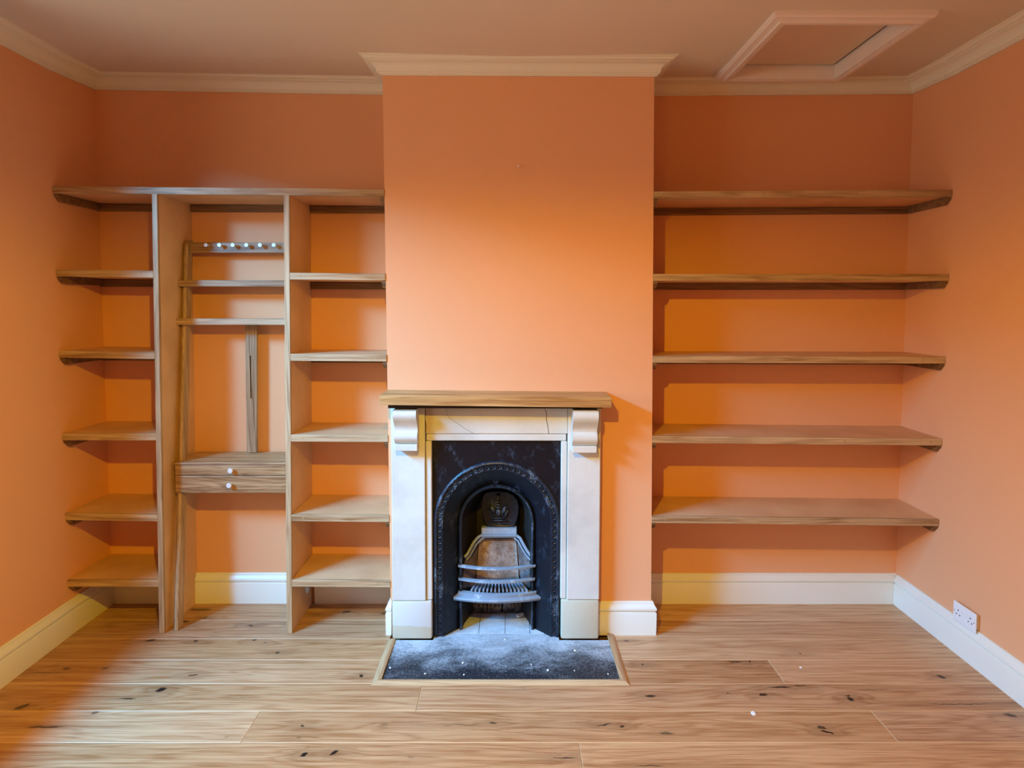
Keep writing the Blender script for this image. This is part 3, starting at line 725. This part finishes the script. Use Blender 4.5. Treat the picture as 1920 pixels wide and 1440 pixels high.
# corbels: S-shaped brackets
def corbel(pxa, pxb, pya, pyb, side):
    yF = 3.0
    prof = [(765, .084), (767, .096), (771, .104), (777, .108), (783, .104), (789, .090), (794, .074), (799, .062), (803, .055), (807, .053), (810, .060), (814, .070), (819, .073), (824, .069), (828, .058), (831.5, .044)]
    x0, x1 = X(pxa, YS-.06), X(pxb, YS-.06)
    s = (pyb-pya)/(846-765)
    pts = [(YS-d, P(930, pya+(py-765)*s, YS-d*.9).z) for py, d in prof]
    zt_ = zTop-.006
    pts = [(YS-.086, zt_)]+[(y, min(z, zt_-.001*(i+1))) for i, (y, z) in enumerate(pts)]
    zb1 = pts[-1][1]
    poly = pts+[(YS-.0005, zb1), (YS-.0005, zt_)]
    bm = BM(); loft(bm, [[(x0, y, z) for y, z in poly], [(x1, y, z) for y, z in poly]]); cb = new('corbel', bm, M['stone'], sur, 35)
    z1 = zb1-.0015; z0 = P(930, pyb, YS-.058).z
    bm = BM(); box(bm, x0+.001, x1-.001, YS-.060, YS-.0006, z0, z1, .003); new('fillet_block', bm, M['stone'], cb)
corbel(738.5, 782, 765, 846, -1); corbel(1074, 1121, 768, 849, 1)
# sloping dark slab, coloured as the shaded gap under the mantel, then the oak board
YM = 2.975
a, b = P(712, 741, YM), P(1147, 745.5, YM); c, d = P(712, 759.4, YM), P(1147, 764.8, YM)
def zm(x): return c.z+(d.z-c.z)*(x-c.x)/(d.x-c.x)
bx0, bx1 = xL0+.002, xR0-.002
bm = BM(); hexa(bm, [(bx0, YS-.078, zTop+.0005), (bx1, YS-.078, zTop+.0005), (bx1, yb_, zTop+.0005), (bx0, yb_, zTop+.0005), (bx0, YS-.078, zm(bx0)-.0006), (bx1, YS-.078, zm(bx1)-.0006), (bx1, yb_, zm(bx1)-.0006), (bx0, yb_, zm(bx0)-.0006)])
new('dark_gap_slab', bm, M['crack'], sur)
bm = BM()
hexa(bm, [(a.x, YM, c.z), (b.x, YM, d.z), (b.x, yb_+.0005, d.z), (a.x, yb_+.0005, c.z), (a.x, YM, a.z), (b.x, YM, b.z), (b.x, yb_+.0005, b.z+.002), (a.x, yb_+.0005, a.z)], .0015)
tag(new('mantel_shelf', bm, M['mantel'], None), 'solid honey oak mantel shelf on top of the cream fire surround', 'mantel')

# ------------------------------------------------------------------ cast iron insert
YI = 3.128                               # front plate
CXp, CZp = 931.5, 981.0
cI = P(CXp, CZp, YI)
def R(px): return px*YI/FPX
ins = empty('fireplace_insert', (cI.x, YI+.05, 0), 'black cast iron arched fireplace insert with beaded arch, crest and curved grate bars', 'fireplace')
def arch(r, y, zb, cx=cI.x, cz=cI.z, n=28, sq=1.0):
    pts = [(cx-r, y, zb)]+[(cx-r, y, zb+(cz-zb)*t) for t in (.33, .66)]
    pts += [(cx-r*math.cos(math.pi*i/n), y, cz+r*sq*math.sin(math.pi*i/n)) for i in range(n+1)]
    return pts+[(cx+r, y, zb+(cz-zb)*t) for t in (.66, .33)]+[(cx+r, y, zb)]
ZB = .004
r0 = R(120)
# flat plate between arch and rectangle
bm = BM(); A_ = arch(r0, YI, ZB)
px0, px1, pz = xL2+.0006, xR2-.0006, zOp-.0015
def outer(p):
    dx, dz = p[0]-cI.x, p[2]-cI.z
    if dz <= 1e-6: return (px0 if dx < 0 else px1, YI, p[2])
    s = min(((px1-cI.x) if dx > 0 else (cI.x-px0))/max(abs(dx), 1e-6), (pz-cI.z)/dz)
    return (cI.x+dx*s, YI, cI.z+dz*s)
O_ = [outer(p) for p in A_]
# insert exact corner points
for fx in (px0, px1):
    i = min(range(len(O_)), key=lambda i_: (O_[i_][0]-fx)**2+(O_[i_][2]-pz)**2); O_[i] = (fx, YI, pz)
back = lambda L, dy: [(p[0], p[1]+dy, p[2]) for p in L]
loft(bm, [O_, A_, back(A_, .012), back(O_, .012)], closed=False)
new('plate', bm, M['iron'], ins)
def band(prof, name, mat, zb=ZB, sm=40):  # prof: list of (radius px, depth towards room m)
    bm = BM(); loft(bm, [arch(R(r), YI-d, zb) for r, d in prof], closed=False); return new(name, bm, mat, ins, sm)
band([(120.5, -.002), (120, .006), (118.5, .011), (116, .0125), (114, .010), (113.3, .003), (105.5, .003), (104.7, .006), (103.4, .006), (102.8, .001), (102.8, -.004)], 'arch_band', M['iron_relief'])
# scroll beads along the band
bm = BM(); rb = R(109.2); step = R(11.7)
def bead(x, z, ang):
    torus(bm, (x, YI-.0050, z), .0098, .0029, 12, 5, 1.7)
    blob(bm, (x, YI-.0050, z), (.0042, .004, .0042), 8)
    tx, tz = math.cos(ang), math.sin(ang)
    nx, nz = -tz, tx
    for s_ in (-1, 1):
        blob(bm, (x+tx*step*.5+nx*s_*.006, YI-.0038, z+tz*step*.5+nz*s_*.006), (.0025, .0028, .0052), 6, ang)
n = int(math.pi*rb/step)
for i in range(n+1):
    t = math.pi*i/n; bead(cI.x-rb*math.cos(t), cI.z+rb*math.sin(t), math.pi/2-t)
nv = int((cI.z-.03)/step)
for i in range(1, nv+1):
    for s_ in (-1, 1): bead(cI.x+s_*rb, cI.z-i*step, math.pi/2)
bw = new('bead_moulding', bm, M['iron_relief'], ins, 60); bw['kind'] = 'stuff'
# lacy tips on the outer roll near the crown
bm = BM()
for i in range(46):
    t = math.pi*(i+.5)/46; rr = R(115.6)
    blob(bm, (cI.x-rr*math.cos(t), YI-.0115, cI.z+rr*math.sin(t)), (.0028, .0026, .0045), 6, math.pi/2-t)
new('leaf_tips', bm, M['iron_relief'], ins, 60)['kind'] = 'stuff'
# splayed reveal back to the inner arch
YN = 3.205; cN = P(931.3, 977.5, YN); rn = 71.0*YN/FPX
bm = BM(); ra = arch(R(102.8), YI-.001, ZB); rb_ = arch(rn, YN, ZB, cN.x, cN.z)
mid_ = [tuple((Vector(p)*.5+Vector(q_)*.5)) for p, q_ in zip(ra, rb_)]
loft(bm, [ra, mid_, rb_], closed=False); new('splayed_reveal', bm, M['iron'], ins, 60)
# raised rib round the inner arch
bm = BM(); pts = arch(rn-.006, YN-.008, ZB, cN.x, cN.z)
loft(bm, [arch(rn+.002, YN-.001, ZB, cN.x, cN.z), arch(rn+.001, YN-.014, ZB, cN.x, cN.z), arch(rn-.005, YN-.020, ZB, cN.x, cN.z), arch(rn-.012, YN-.016, ZB, cN.x, cN.z), arch(rn-.014, YN+.004, ZB, cN.x, cN.z)], closed=False)
rib = new('inner_arch_rib', bm, M['iron_relief'], ins, 50)
bm = BM()
q = P(930, 906, YN-.022)
torus(bm, q+Vector((-.001, -.002, .010)), .0100, .0032, 14, 6, 1.5); torus(bm, q+Vector((0, -.004, .008)), .0045, .0020, 10, 5)
for s_ in (-1, 1):
    for i in range(9):
        t = math.pi/2-s_*(.09+.052*i); rr = rn-.004
        c = Vector((cN.x+rr*math.cos(t), YN-.022, cN.z+rr*math.sin(t)))
        if i < 2: torus(bm, c+Vector((0, 0, .004)), .0055, .0018, 10, 5)
        blob(bm, c+Vector((0, -.002, 0)), (.0048, .006, .0048-.0002*i), 7)
blob(bm, q+Vector((-.004, 0, .018)), (.0016, .002, .005), 6, .5)
new('crown_ornament', bm, M['iron_relief'], rib, 60)
# inner shell (cheeks and hood) running back
YK = 3.40; cK = P(931, 985, YK); 
ri = rn-.012
def shell(y, r, zb=.012, n_=28, dz=0): return arch(r, y, zb, cN.x, cN.z+dz, n_)
bm = BM(); loft(bm, [shell(YN+.002, ri), shell(YN+.06, ri*.93), shell(YN+.13, ri*.80, dz=-.005), shell(YN+.185, ri*.62, dz=-.012)], closed=False)
L_ = shell(YN+.185, ri*.62, dz=-.012); vs = [bm.verts.new(p) for p in L_]; bm.faces.new(vs)
new('inner_shell', bm, M['iron_in'], ins, 60)
# oval register door with a crest
YO = 3.300
def oval(y, s=1.0, sh=0):
    raw = [(903, 940), (904.5, 931), (910, 924), (920, 921.5), (935, 921), (952, 922.5), (964, 929), (970.5, 938), (973, 950), (972.5, 962), (969.5, 976), (964, 989), (950, 990.5), (930, 988.5), (912, 987), (908, 976), (903.5, 962), (902.3, 950)]
    c = (938, 955); return [P(c[0]+(x_-c[0])*s, c[1]+(y_-c[1])*s, y) for x_, y_ in raw]
bm = BM(); loft(bm, [oval(YO+.02, 1.0), oval(YO+.002, 1.0), oval(YO, .97), oval(YO+.003, .86), oval(YO+.004, .84)]); od = new('register_door', bm, M['iron'], ins, 30)
bm = BM()
def cp(px, py, d=.004): return P(px, py, YO-d)
u = YO/FPX
for (px, py, w_, h_) in ((934, 930.5, 4.6, 1.6), (934, 935, 2.8, 3.2), (934, 941, 3.2, 1.6), (934, 947, 3.6, 2.0), (934, 951.5, 4.6, 1.6), (934.5, 961, 4.4, 6.0), (937, 976, 17, .9), (935, 972, 12, 1.0)):
    blob(bm, cp(px, py), (w_*u, .004, h_*u), 10)
for s_ in (-1, 1):                        # supporting beasts
    for (dx, dy, w_, h_, an) in ((10, 957, 3.4, 5.4, .3), (12.5, 952, 2.4, 2.4, 0), (15.5, 961, 1.2, 4.2, .5), (8, 965, 1.4, 3.4, -.4), (13, 967, 1.5, 3.8, .2), (17.5, 957, .9, 3.4, -.3), (7, 958, 2.2, .9, .3), (16.5, 951, 1.6, 1.0, .4), (11, 970, 2.6, .9, 0)):
        blob(bm, cp(934.5+s_*dx, dy), (w_*u, .0038, h_*u), 8, an*s_)
for i in range(14): blob(bm, cp(918+i*2.7, 982+1.2*math.sin(i*1.7)), (1.3*u, .003, 1.0*u), 6, i)
new('crest', bm, M['iron_relief'], od, 60)
# ledge and shoulders
bm = BM(); YG = 3.285
zc1 = [P(930, y, YG).z for y in (989.5, 995, 1000, 1004, 1008)]
xa, xb = P(911, 998, YG).x, P(965, 998, YG).x
xa2, xb2 = P(903, 1006, YG).x, P(968.5, 1006, YG).x
prof = [(.030, zc1[0]), (.004, zc1[0]-.004), (-.002, zc1[1]), (-.006, zc1[2]), (-.016, zc1[2]-.003), (-.016, zc1[3]), (-.006, zc1[4]), (.030, zc1[4]-.002)]
loft(bm, [[(x_, YG+d_, z_) for d_, z_ in prof] for x_ in (xa2, xa+.01, xb-.01, xb2)]); new('hood_ledge', bm, M['iron_dusty'], ins, 30)
for pts in (((905, 1003), (897, 1007), (889, 1016), (883, 1027), (877, 1038), (871, 1045)), ((967, 1003), (975, 1009), (982, 1022), (989, 1034), (996, 1043), (1000, 1045))):
    bm = BM(); m_ = len(pts)
    tube(bm, [P(x_, y_, YG-.005-.055*i/(m_-1)) for i, (x_, y_) in enumerate(pts)], .0075, 8, .7)
    new('shoulder_rib', bm, M['iron_dusty'], ins, 60)
    bm = BM(); tube(bm, [P(x_+(4 if pts[0][0] < 930 else -4), y_+5, YG-.003-.055*i/(m_-1)) for i, (x_, y_) in enumerate(pts)], .004, 6, .7)
    new('shoulder_rib', bm, M['iron_dusty'], ins, 60)
# fireclay back: rough trapezoid with bevelled left edge
def panel(name, corners, mat, yoff=.03, amp=.003, div=14, lab=None):
    bm = BM(); a_, b_, c_, d_ = [Vector(p) for p in corners]
    g = [[bm.verts.new((a_*(1-s_)+b_*s_)*(1-t_)+(d_*(1-s_)+c_*s_)*t_) for s_ in [i/div for i in range(div+1)]] for t_ in [i/div for i in range(div+1)]]
    for r_ in g:
        for v_ in r_: v_.co.y += amp*noise.noise(v_.co*45)*2
    for i in range(div):
        for j in range(div): bm.faces.new((g[i][j], g[i][j+1], g[i+1][j+1], g[i+1][j]))
    ex = bmesh.ops.extrude_face_region(bm, geom=bm.faces[:]); bmesh.ops.translate(bm, verts=[x_ for x_ in ex['geom'] if isinstance(x_, bmesh.types.BMVert)], vec=(0, yoff, 0))
    o = new(name, bm, mat, ins, 40)
    if lab: o['label'] = lab
YC = 3.315
panel('fireclay_back', [P(906, 1010, YC), P(963, 1010, YC), P(972, 1092, YC-.03), P(901, 1092, YC-.03)], M['firebrick'], lab='rough pinkish brown fireclay back')
panel('fireclay_edge', [P(899, 1012, YC-.012), P(906.5, 1011, YC-.001), P(902, 1093, YC-.031), P(893, 1093, YC-.045)], M['firebrick'], .02)
panel('fireclay_edge', [P(962.5, 1010, YC-.001), P(967.5, 1012, YC-.012), P(973.5, 1093, YC-.045), P(970, 1093, YC-.031)], M['firebrick'], .02)
panel('fireclay_cheek', [P(968, 1014, YC-.004), P(994, 1046, YN+.03), P(1000, 1102, YN+.015), P(973.5, 1100, YC-.035)], M['cheek'], .02)
panel('fireclay_cheek', [P(872, 1048, YN+.03), P(899, 1014, YC-.004), P(893, 1100, YC-.035), P(866, 1102, YN+.015)], M['cheek'], .02)
# curved grate bars
def bow(pe, pc, yend, ycen, hw, dep, name, mat, xl_, xr_, n_=18):
    """front curved bar: pe/pc = y px of the top front edge at ends and centre"""
    bm = BM(); rings = []
    for i in range(n_+1):
        t = i/n_; px = xl_+(xr_-xl_)*t; k_ = 1-(2*t-1)**2
        y = yend+(ycen-yend)*k_; z = P(px, pe+(pc-pe)*k_, y).z; x = P(px, pe+(pc-pe)*k_, y).x
        d = dep
        rings.append([(x, y, z-hw), (x, y, z), (x, y+d*.25, z+.0015), (x, y+d, z+.0015), (x, y+d, z-hw+.002)])
    loft(bm, rings); return new(name, bm, mat, ins, 30)
YE = YN-.022
bow(1060.5, 1067, YE, YE-.048, .0075, .022, 'grate_bar', M['iron_dusty'], 859, 1004)
bow(1085, 1091.5, YE, YE-.048, .0080, .022, 'grate_bar', M['iron_dusty'], 859.5, 1003)
bow(1110, 1117, YE, YE-.052, .012, .028, 'grate_bar', M['iron_dusty'], 859, 1006)
# apron under the bars
bm = BM(); rings = []
for i in range(23):
    t = i/22; px = 850+(1014-850)*t; k_ = 1-(2*t-1)**2; y = YE-.010-.056*k_
    p1 = P(px, 1117+6*k_, y); 
    rings.append([(p1.x, y+.030, p1.z+.003), (p1.x, y+.024, p1.z-.001), (p1.x, y+.006, p1.z-.004), (p1.x, y-.001, p1.z-.007), (p1.x, y-.004, p1.z-.012), (p1.x, y-.002, p1.z-.018), (p1.x, y+.004, p1.z-.024), (p1.x, y+.045, p1.z-.026), (p1.x, y+.045, p1.z+.001)])
loft(bm, rings); new('apron', bm, M['iron_dusty'], ins, 30)
# grate fins
nf = 15
for i in range(nf):
    px = 884+(988-884)*i/(nf-1); back_y = YC-.05; zf = P(px, 1103, 3.18).z
    a_ = Vector((P(px, 1110, YE).x, YE-.012, zf-.003)); b_ = Vector((P(898+(972-898)*i/(nf-1), 1100, back_y).x, back_y, zf+.010))
    bm = BM(); w_ = .0042
    hexa(bm, [(a_.x-w_, a_.y, a_.z-.014), (a_.x+w_, a_.y, a_.z-.014), (b_.x+w_, b_.y, b_.z-.014), (b_.x-w_, b_.y, b_.z-.014), (a_.x-w_, a_.y, a_.z), (a_.x+w_, a_.y, a_.z), (b_.x+w_, b_.y, b_.z), (b_.x-w_, b_.y, b_.z)], .001)
    new('grate_fin', bm, M['iron_dusty'], ins)
# dark uprights of the basket behind the rib legs
for px in (864.5, 999.5):
    a_ = P(px, 1045, YN-.004); bm = BM(); box(bm, a_.x-.007, a_.x+.007, YN-.012, YN+.016, .006, a_.z, .002); new('side_bar', bm, M['iron'], ins)

# firebox masonry below the grate
YQ = 3.352
for x0, x1, h in ((-.232, -.118, .115), (-.116, -.042, .12), (-.036, .060, .13), (.064, .16, .12)):
    bm = BM(); box(bm, x0, x1, YQ+random.uniform(0, .008), YQ+.05, .013, h, .004)
    bmesh.ops.subdivide_edges(bm, edges=bm.edges[:], cuts=2, use_grid_fill=True)
    for v_ in bm.verts: v_.co += Vector((noise.noise(v_.co*50), noise.noise(v_.co*50+Vector((9, 0, 0))), 0))*.003
    new('brick', bm, M['flue_brick'], ins)

# ------------------------------------------------------------------ hearth
hb0, hb1 = G(718, 1276), G(1160, 1276)
HXL, HXR = -.556, .468
bm = BM()
yh0 = 2.745
for (x0, x1, y0, y1) in ((-.572, .487, yh0, YS-.006),):
    box(bm, x0, x1, y0, y1, -.015, .003)
hs = new('hearth_slab', bm, M['hearth'], None)
# apron of slab running in under the insert
bm = BM(); box(bm, X(809, YS)+.002, X(1052, YS)-.002, YS-.0055, 3.153, -.015, .0035); new('slab_tongue', bm, M['hearth'], hs)
tag(hs, 'black stone hearth slab dusted with pale ash in front of the fire', 'hearth')
for x0, x1 in ((-.385, -.282), (-.280, -.151), (-.149, -.023), (-.021, .098), (.100, .232)):
    bm = BM(); box(bm, x0, x1, 3.1545+random.uniform(0, .001), YQ+.03, -.012, .0045+random.uniform(-.001, .001), .0012)
    new('hearth_tile', bm, M['ash_tile'], hs)
# oak border: three mitred strips
hbr = empty('hearth_border', (-.04, 2.9, 0), 'pale oak mitred border strip framing three sides of the dusty hearth', 'border')
w_ = .036
ox0, ox1, oy0 = G(694, 1286.5).x, G(1182, 1285).x, G(938, 1286.5).y
ox0 += .004; ox1 -= .002
yi = YS-.006; yiR = 3.142
pf = [(0, .0015), (.003, .004), (.010, .009), (.020, .0115), (.030, .0115), (w_, .009), (w_, .0008), (0, .0008)]
xt0, xt1 = G(725, 1196).x, G(1159, 1191).x
bm = BM(); loft(bm, [[(ox0+d_, oy0+d_, z_) for d_, z_ in pf], [(ox1-d_, oy0+d_, z_) for d_, z_ in pf]]); new('border_strip', bm, M['hearth_trim'], hbr, 50)
bm = BM(); loft(bm, [[(ox0+d_, oy0+d_+.0008, z_) for d_, z_ in pf], [(ox0+d_, yi, z_) for d_, z_ in pf]]); new('border_strip', bm, M['hearth_trim_y'], hbr, 50)
bm = BM(); loft(bm, [[(ox1-d_, oy0+d_+.0008, z_) for d_, z_ in pf], [(ox1-d_, yiR, z_) for d_, z_ in pf]]); new('border_strip', bm, M['hearth_trim_y'], hbr, 50)

# ------------------------------------------------------------------ socket on the right wall
def socket():
    yA_, yB_ = 2.985, 3.131
    root_y = (yA_+yB_)/2
    q = P(1788, 1124.5, yB_); XW = xr(root_y)
    # plane X = XW: place by ray
    def W(px, py): d = ray(px, py); return EYE+d*(XW-.0255)/d.x
    t1, t2, b1 = W(1789, 1125), W(1831, 1152), W(1787, 1161)
    y_far, y_near = t1.y, t2.y; z1 = (t1.z+t2.z)/2; z0 = z1-.086
    XW = min(xr(y_far), xr(y_near))-.0005
    root = empty('wall_socket', (XW, (y_far+y_near)/2, z0), 'white double power socket low on the right wall, overlapping the skirting', 'socket')
    xf = XW-.0255
    bm = BM(); box(bm, xf, xf+.0065, y_near, y_far, z0, z1, .002); pl = new('face_plate', bm, M['white'], root)
    bm = BM(); box(bm, xf+.0067, XW, y_near+.016, y_far-.010, z0+.010, z1-.014); new('back_box', bm, M['white'], root)
    W_ = y_far-y_near; H_ = z1-z0
    def at(u, v): return y_far-u*W_, z0+v*H_
    for u in (.42, .58):
        y, z = at(u, .60); bm = BM(); box(bm, xf-.003, xf-.0002, y-.0055, y+.0055, z-.012, z+.012, .001); new('rocker_switch', bm, M['white'], root)
    for cu in (.23, .77):
        for du, dv, w2, h2 in ((0, .13, .0022, .004), (-.075, -.10, .0032, .0022), (.075, -.10, .0032, .0022)):
            y, z = at(cu+du, .48+dv); bm = BM(); box(bm, xf-.0006, xf+.001, y-w2, y+w2, z-h2, z+h2); new('pin_hole', bm, M['hole'], pl)
    for u in (.06, .94):
        y, z = at(u, .5); bm = BM(); disc(bm, (xf+.001, y, z), (-1, 0, 0), .0028, .0018, 12); new('screw', bm, M['steel'], pl)
socket()

# ------------------------------------------------------------------ nail, flakes, scrap
c = P(972, 311.5, YB-.012)
nl = empty('wall_nail', (c.x, YB-.006, c.z), 'small pale nail high on the chimney breast', 'nail')
bm = BM(); disc(bm, (c.x, YB-.016, c.z), (0, 1, 0), .0045, .003, 12, .0008); new('head', bm, M['flake'], nl)
bm = BM(); disc(bm, (c.x, YB-.013, c.z), (0, 1, 0), .002, .0125, 8); new('shank', bm, M['steel'], nl)

def flake(px, py, r, label, z=.0, group='paint flakes dropped on the hearth', seed=0, mat='flake', name='paint_flake', th=.0025):
    q = G(px, py, z); rnd = random.Random(seed); bm = BM(); n_ = 7
    pts = [(q.x+r*math.cos(6.283*i/n_)*rnd.uniform(.6, 1.2), q.y+1.3*r*math.sin(6.283*i/n_)*rnd.uniform(.6, 1.2)) for i in range(n_)]
    loft(bm, [[(x_, y_, z+.0003) for x_, y_ in pts], [(x_*.9+q.x*.1, y_*.9+q.y*.1, z+th) for x_, y_ in pts]])
    o = new(name, bm, M[mat], None); tag(o, label, 'flake', group); return o
flake(1412, 1338, .012, 'white paint flake on the bare floorboards right of the hearth', 0, 'paint flakes on the floorboards', 3, th=.004)
flake(1502, 1252, .006, 'tiny pale crumb on the floorboards below the right shelves', 0, 'paint flakes on the floorboards', 4, th=.003)
HFl = [(1078, 1220, .0065, 'white flake on the right back part of the hearth, near the right plinth'), (1027, 1257, .0065, 'largest white flake at the right front of the hearth'), (868, 1243, .0060, 'round white flake left of the middle of the hearth'),
       (947, 1199.5, .006, 'white flake at the back of the hearth before the ash tiles'), (870, 1265.5, .0045, 'small white flake near the front strip, left of centre'), (797, 1263.5, .0045, 'small white flake at the front left of the hearth'),
       (731, 1252.5, .006, 'yellowish flake at the left edge of the hearth by the border'), (1077, 1258, .0035, 'tiny white flake to the right of the largest flake on the hearth'), (1140, 1264, .004, 'white flake at the far right front of the hearth'), (996, 1247, .004, 'tiny white flake in the dark patch right of hearth centre')]
for i, (px, py, r, lb) in enumerate(HFl):
    flake(px, py, r, lb, .0035, seed=10+i)
q = G(977, 1154, .006)
bm = BM(); a_, b_ = G(970, 1157.5, .007), G(982, 1153, .007); d_ = (b_-a_).normalized(); nrm = Vector((-d_.y, d_.x, 0))*.009
hexa(bm, [a_-nrm, b_-nrm, b_+nrm, a_+nrm, a_-nrm+Vector((0, 0, .009)), b_-nrm+Vector((0, 0, .009)), b_+nrm+Vector((0, 0, .012)), a_+nrm+Vector((0, 0, .012))], .001)
tag(new('paper_scrap', bm, M['flake'], None), 'small white scrap lying on the ash tiles under the grate', 'scrap')

for o in bpy.data.objects:
    if '_o' in o.keys(): del o['_o']
